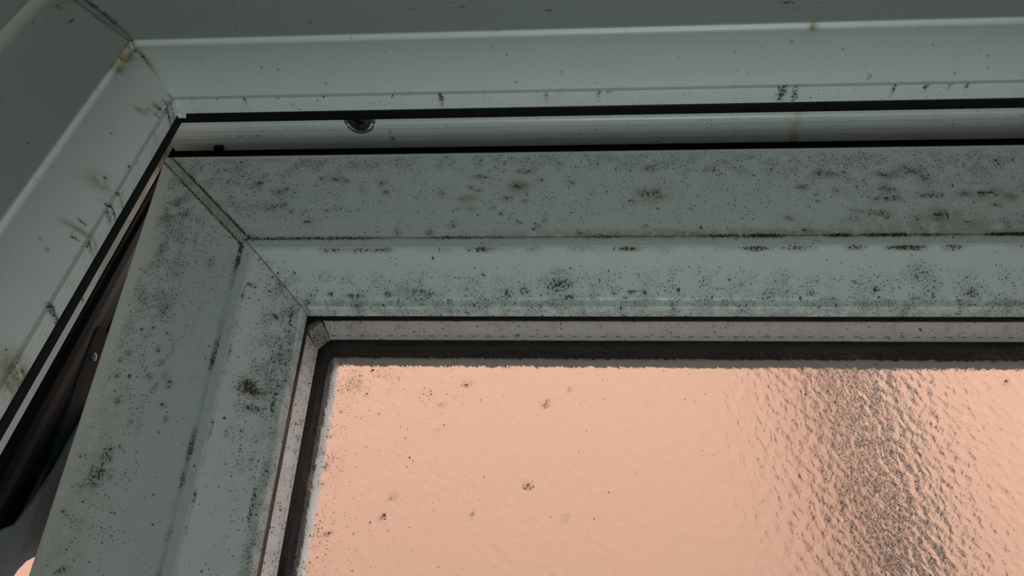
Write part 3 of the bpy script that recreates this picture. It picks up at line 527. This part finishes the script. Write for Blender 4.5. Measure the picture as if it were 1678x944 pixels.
# ------------------------------------------------------------------ opening sash, pushed out at the bottom
sa = empty('window_sash', (SO[0], SO[1], SO[2] + Z0), THETA)
tag(sa, 'mouldy white top-hung window sash with patterned glass, pushed partly open', 'window sash')
SP = [(3, 60), (0, 58), (0.0, 0.9), (0.9, 0.0), (6.5, -0.15), (80.2, 0.1), (80.7, -0.9), (81.6, -1.2), (88.4, -1.5), (90.6, -0.9), (120.6, 16.0), (122.2, 17.4), (126.2, 18.4), (127.2, 19.6), (127.6, 29.8),
      (121, 30), (121, 64), (116, 66), (116, 74), (60, 76), (20, 76), (3, 74)]
SPr = round_poly(SP, {3: .8, 8: .8, 9: 2.2, 10: 1.2, 13: .8, 14: .5})
def split_ref(P, step, dmin):
    return refine(P[:-7], step) + P[-7:]
SPf = refine(SPr[:-7], 1.5) + SPr[-7:]; SPs = refine(SPr[:-7], 8) + SPr[-7:]
so_ = lambda d: np.where(d < 80.5, 0.0050, 0.00040)
member('top_rail', SPf, 'top', WS, HS, M['sash'], sa, along=0.0015, field=FIELD.get('top_rail'), off0=so_)
member('side_stile', SPf, 'left', WS, HS, M['sash'], sa, along=0.0015, field=FIELD.get('side_stile'), off0=so_)
weld_seam(0.6, 80.0, lambda d: 0.35, 4.15, sa, M['seam'])
member('side_stile', SPs, 'right', WS, HS, M['sash'], sa)
member('bottom_rail', SPs, 'bottom', WS, HS, M['sash'], sa)
GS = round_poly([(121.2, 30.0), (127.4, 30.0), (128.0, 31.2), (127.9, 35.3), (127.2, 35.66), (121.2, 35.66)], {1: .3, 2: .8})
OG = [(121.5, 67.2), (133.2, 67.2), (137.2, 70), (138.0, 76), (121.5, 76)]
OL = [(117, 76.1), (138.2, 76.1), (139.0, 76.5), (142.4, 81.0), (117, 82)]
for sd in ('top', 'left', 'right', 'bottom'):
    member('glazing_gasket', GS, sd, WS, HS, M['rubber'] if sd in ('top', 'bottom') else M['brown_rubber'], sa)
    member('outer_gasket', OG, sd, WS, HS, M['dirty_rubber'], sa)
    member('outer_lip', OL, sd, WS, HS, M['grey_lip'], sa)
def pane(name, y0, y1, material, inset, field=None, step=None, textured=None):
    """a pane of glass lying in the sash: a closed slab with a fine front face"""
    x0, x1, z0, z1 = inset, WS - inset, -(HS - inset), -inset
    if step is None:
        o = loft_box(name, (x0, y0, z0), (x1, y1, z1), material, sa)
        me = o.data; uvl = me.uv_layers.new(name='uv')
        for l in me.loops:
            c_ = me.vertices[l.vertex_index].co; uvl.data[l.index].uv = (c_.x, -c_.z)
        return o
    nx, nz = int((x1 - x0) / step), int((z1 - z0) / step)
    xs, zs = np.linspace(x0, x1, nx), np.linspace(z1, z0, nz)
    X, Zg = np.meshgrid(xs, zs); n = nx * nz
    v = np.concatenate([np.stack([X.ravel(), np.full(n, y0), Zg.ravel()], -1), [[x0, y1, z1], [x1, y1, z1], [x1, y1, z0], [x0, y1, z0]]])
    i = np.arange(nz - 1)[:, None]; j = np.arange(nx - 1)[None, :]
    q = np.stack([i * nx + j, i * nx + j + 1, (i + 1) * nx + j + 1, (i + 1) * nx + j], -1).reshape(-1, 4)[:, ::-1].tolist()
    top = list(range(nx)); bot = list(range((nz - 1) * nx, nz * nx)); lef = [k * nx for k in range(nz)]; rig = [k * nx + nx - 1 for k in range(nz)]
    q += [[n, n + 1, n + 2, n + 3], top + [n + 1, n], bot[::-1] + [n + 3, n + 2], lef[::-1] + [n, n + 3], rig + [n + 2, n + 1]]
    me = bpy.data.meshes.new(name); me.from_pydata(v.tolist(), [], q)
    uvl = me.uv_layers.new(name='uv'); li = np.empty(len(me.loops), np.int32); me.loops.foreach_get('vertex_index', li)
    uvl.data.foreach_set('uv', np.stack([v[:, 0], -v[:, 2]], -1)[li].astype(np.float32).ravel())
    if field:
        for nm, a in zip(('mould', 'blot', 'stain'), field(v[:, 0], -v[:, 2], v[:, 1])):
            at = me.attributes.new(nm, 'FLOAT', 'POINT'); at.data.foreach_set('value', np.clip(a, 0, 1).astype(np.float32))
    bm = bmesh.new(); bm.from_mesh(me); bmesh.ops.recalc_face_normals(bm, faces=bm.faces); bm.to_mesh(me); bm.free()
    return link(name, me, material, sa)
pane('inner_pane', 0.0357, 0.0397, M['glass'], 0.1215, FIELD.get('inner_pane'), 0.003)
pane('patterned_pane', 0.0632, 0.0671, M['pattern'], 0.1215)
# spacer bar between the panes, with bent corners
def spacer():
    ins = 0.1290; ch = 0.0085; y0, y1 = 0.0398, 0.0631
    x0, x1, z0, z1 = ins, WS - ins, HS - ins, ins
    path = [(x0, z1 + ch), (x0 + ch, z1), (x1 - ch, z1), (x1, z1 + ch), (x1, z0 - ch), (x1 - ch, z0), (x0 + ch, z0), (x0, z0 - ch)]
    cx, cz = (x0 + x1) / 2, (z0 + z1) / 2
    def strip(name, a, b_, material, parent, field=None):
        L = math.dist(a, b_); nu = max(2, int(L / 0.002)); nv = 12
        dx, dz = (b_[0] - a[0]) / L, (b_[1] - a[1]) / L
        nx_, nz_ = -dz, dx
        if (cx - a[0]) * nx_ + (cz - a[1]) * nz_ < 0: nx_, nz_ = -nx_, -nz_
        V, UVs = [], []
        for dep in (0.0, -0.006):
            for i in range(nu + 1):
                for j in range(nv + 1):
                    s = i / nu; t = j / nv
                    # the face is slightly crowned towards its outer edge
                    lift = (-0.0021 * (1 - t)) * (1.0 if dep == 0 else 0.0)
                    V.append((a[0] + (b_[0] - a[0]) * s + nx_ * (dep + lift), y0 + (y1 - y0) * t, -(a[1] + (b_[1] - a[1]) * s + nz_ * (dep + lift))))
                    UVs.append((s * L, t * (y1 - y0)))
        st = nv + 1; n1 = (nu + 1) * st; F = []
        for i in range(nu):
            for j in range(nv):
                F.append((i * st + j, i * st + j + 1, (i + 1) * st + j + 1, (i + 1) * st + j))
                F.append((n1 + i * st + j, n1 + (i + 1) * st + j, n1 + (i + 1) * st + j + 1, n1 + i * st + j + 1))
            F.append((i * st, (i + 1) * st, n1 + (i + 1) * st, n1 + i * st)); F.append((i * st + nv, n1 + i * st + nv, n1 + (i + 1) * st + nv, (i + 1) * st + nv))
        for j in range(nv):
            F.append((j, n1 + j, n1 + j + 1, j + 1)); e = nu * st
            F.append((e + j, e + j + 1, n1 + e + j + 1, n1 + e + j))
        me = bpy.data.meshes.new(name); me.from_pydata(V, [], F)
        uvl = me.uv_layers.new(name='uv')
        for l in me.loops: uvl.data[l.index].uv = UVs[l.vertex_index]
        if field:
            A = np.array(UVs)
            for nm, v_ in zip(('mould', 'blot', 'stain'), field(A[:, 0], A[:, 1], A[:, 1])):
                at = me.attributes.new(nm, 'FLOAT', 'POINT'); at.data.foreach_set('value', np.clip(v_, 0, 1).astype(np.float32))
        bm = bmesh.new(); bm.from_mesh(me); bmesh.ops.recalc_face_normals(bm, faces=bm.faces); bm.to_mesh(me); bm.free()
        return link(name, me, material, parent)
    segs = list(zip(path, path[1:] + path[:1]))
    for k, (a, b_) in enumerate(segs):
        if math.dist(a, b_) < 0.02: strip('spacer_corner', a, b_, M['spacer_corner'], sa)
        else: strip('spacer_bar', a, b_, M['spacer'], sa, FIELD.get('spacer'))
spacer()

# ------------------------------------------------------------------ friction stay in the gap beside the sash
st_ = empty('friction_stay', (0.0, 0.10, Z0 - 0.2))
tag(st_, 'dark metal friction stay in the gap left of the opened sash', 'hinge')
def bar(name, pts, wdt, th, x, material, parent, round_end=True):
    """flat metal arm lying in the plane x = const, along pts (y, z) in metres from the window corner, with rounded ends"""
    bm = bmesh.new(); outline = []
    P = [np.array(p) for p in pts]; nrm = []
    for i in range(len(P)):
        a = P[max(0, i - 1)]; b_ = P[min(len(P) - 1, i + 1)]; t = (b_ - a) / np.linalg.norm(b_ - a); nrm.append(np.array([-t[1], t[0]]))
    left = [p + n_ * wdt / 2 for p, n_ in zip(P, nrm)]; right = [p - n_ * wdt / 2 for p, n_ in zip(P, nrm)]
    t0 = (P[0] - P[1]) / np.linalg.norm(P[0] - P[1]); t1 = (P[-1] - P[-2]) / np.linalg.norm(P[-1] - P[-2])
    cap0 = [P[0] + (nrm[0] * -math.cos(a) + t0 * math.sin(a)) * wdt / 2 for a in np.linspace(0.2, math.pi - 0.2, 9)]
    cap1 = [P[-1] + (nrm[-1] * math.cos(a) + t1 * math.sin(a)) * wdt / 2 for a in np.linspace(0.2, math.pi - 0.2, 9)]
    outline = left + cap1 + right[::-1] + cap0
    lx, ly, lz = parent.location
    vs_ = [[bm.verts.new((xx - lx, p[0] - ly, p[1] + Z0 - lz)) for p in outline] for xx in (x, x + th)]
    bm.faces.new(vs_[0]); bm.faces.new(vs_[1][::-1])
    n = len(outline)
    for i in range(n): bm.faces.new((vs_[0][i], vs_[0][(i + 1) % n], vs_[1][(i + 1) % n], vs_[1][i]))
    bmesh.ops.recalc_face_normals(bm, faces=bm.faces)
    bmesh.ops.bevel(bm, geom=[e for e in bm.edges if len(e.link_faces) == 2 and e.calc_face_angle() > 1.2], offset=0.0005, segments=2, affect='EDGES')
    return bm_obj(name, bm, material, parent)
bar('track', [(0.127, -0.10), (0.127, -0.60)], 0.013, 0.0016, -0.0049, M['steel'], st_)
a1 = bar('arm', [(0.1175, -0.212), (0.1245, -0.252), (0.137, -0.300), (0.144, -0.330)], 0.018, 0.0022, 0.013, M['steel'], st_)
def plate(name, outline, th, x, material, parent):
    bm = bmesh.new(); lx, ly, lz = parent.location
    vs_ = [[bm.verts.new((xx - lx, p[0] - ly, p[1] + Z0 - lz)) for p in outline] for xx in (x, x + th)]
    bm.faces.new(vs_[0]); bm.faces.new(vs_[1][::-1]); n = len(outline)
    for i in range(n): bm.faces.new((vs_[0][i], vs_[0][(i + 1) % n], vs_[1][(i + 1) % n], vs_[1][i]))
    bmesh.ops.recalc_face_normals(bm, faces=bm.faces)
    bmesh.ops.bevel(bm, geom=[e for e in bm.edges if len(e.link_faces) == 2 and e.calc_face_angle() > 1.2], offset=0.0005, segments=2, affect='EDGES')
    return bm_obj(name, bm, material, parent)
plate('end_plate', [(0.1372, -0.255), (0.1338, -0.283), (0.1325, -0.313), (0.1285, -0.338), (0.1225, -0.3595), (0.1145, -0.3675), (0.110, -0.378), (0.112, -0.398), (0.130, -0.402), (0.1425, -0.388), (0.1450, -0.377),
      (0.1490, -0.3685), (0.1550, -0.362), (0.172, -0.352), (0.182, -0.330), (0.186, -0.29), (0.180, -0.255)], 0.002, 0.0165, M['plate_steel'], st_)
bm = bmesh.new()
lathe(bm, (0, 0, 0), [(0.0030, 0.0), (0.0028, -0.0009), (0.0018, -0.0015), (0.0006, -0.0016)], 20)
for v in bm.verts: v.co = Vector((0.0152 - v.co.z, 0.1195 - 0.10 + v.co.x, -0.228 + 0.2 + v.co.y))
bm_obj('rivet', bm, M['bright_steel'], st_)
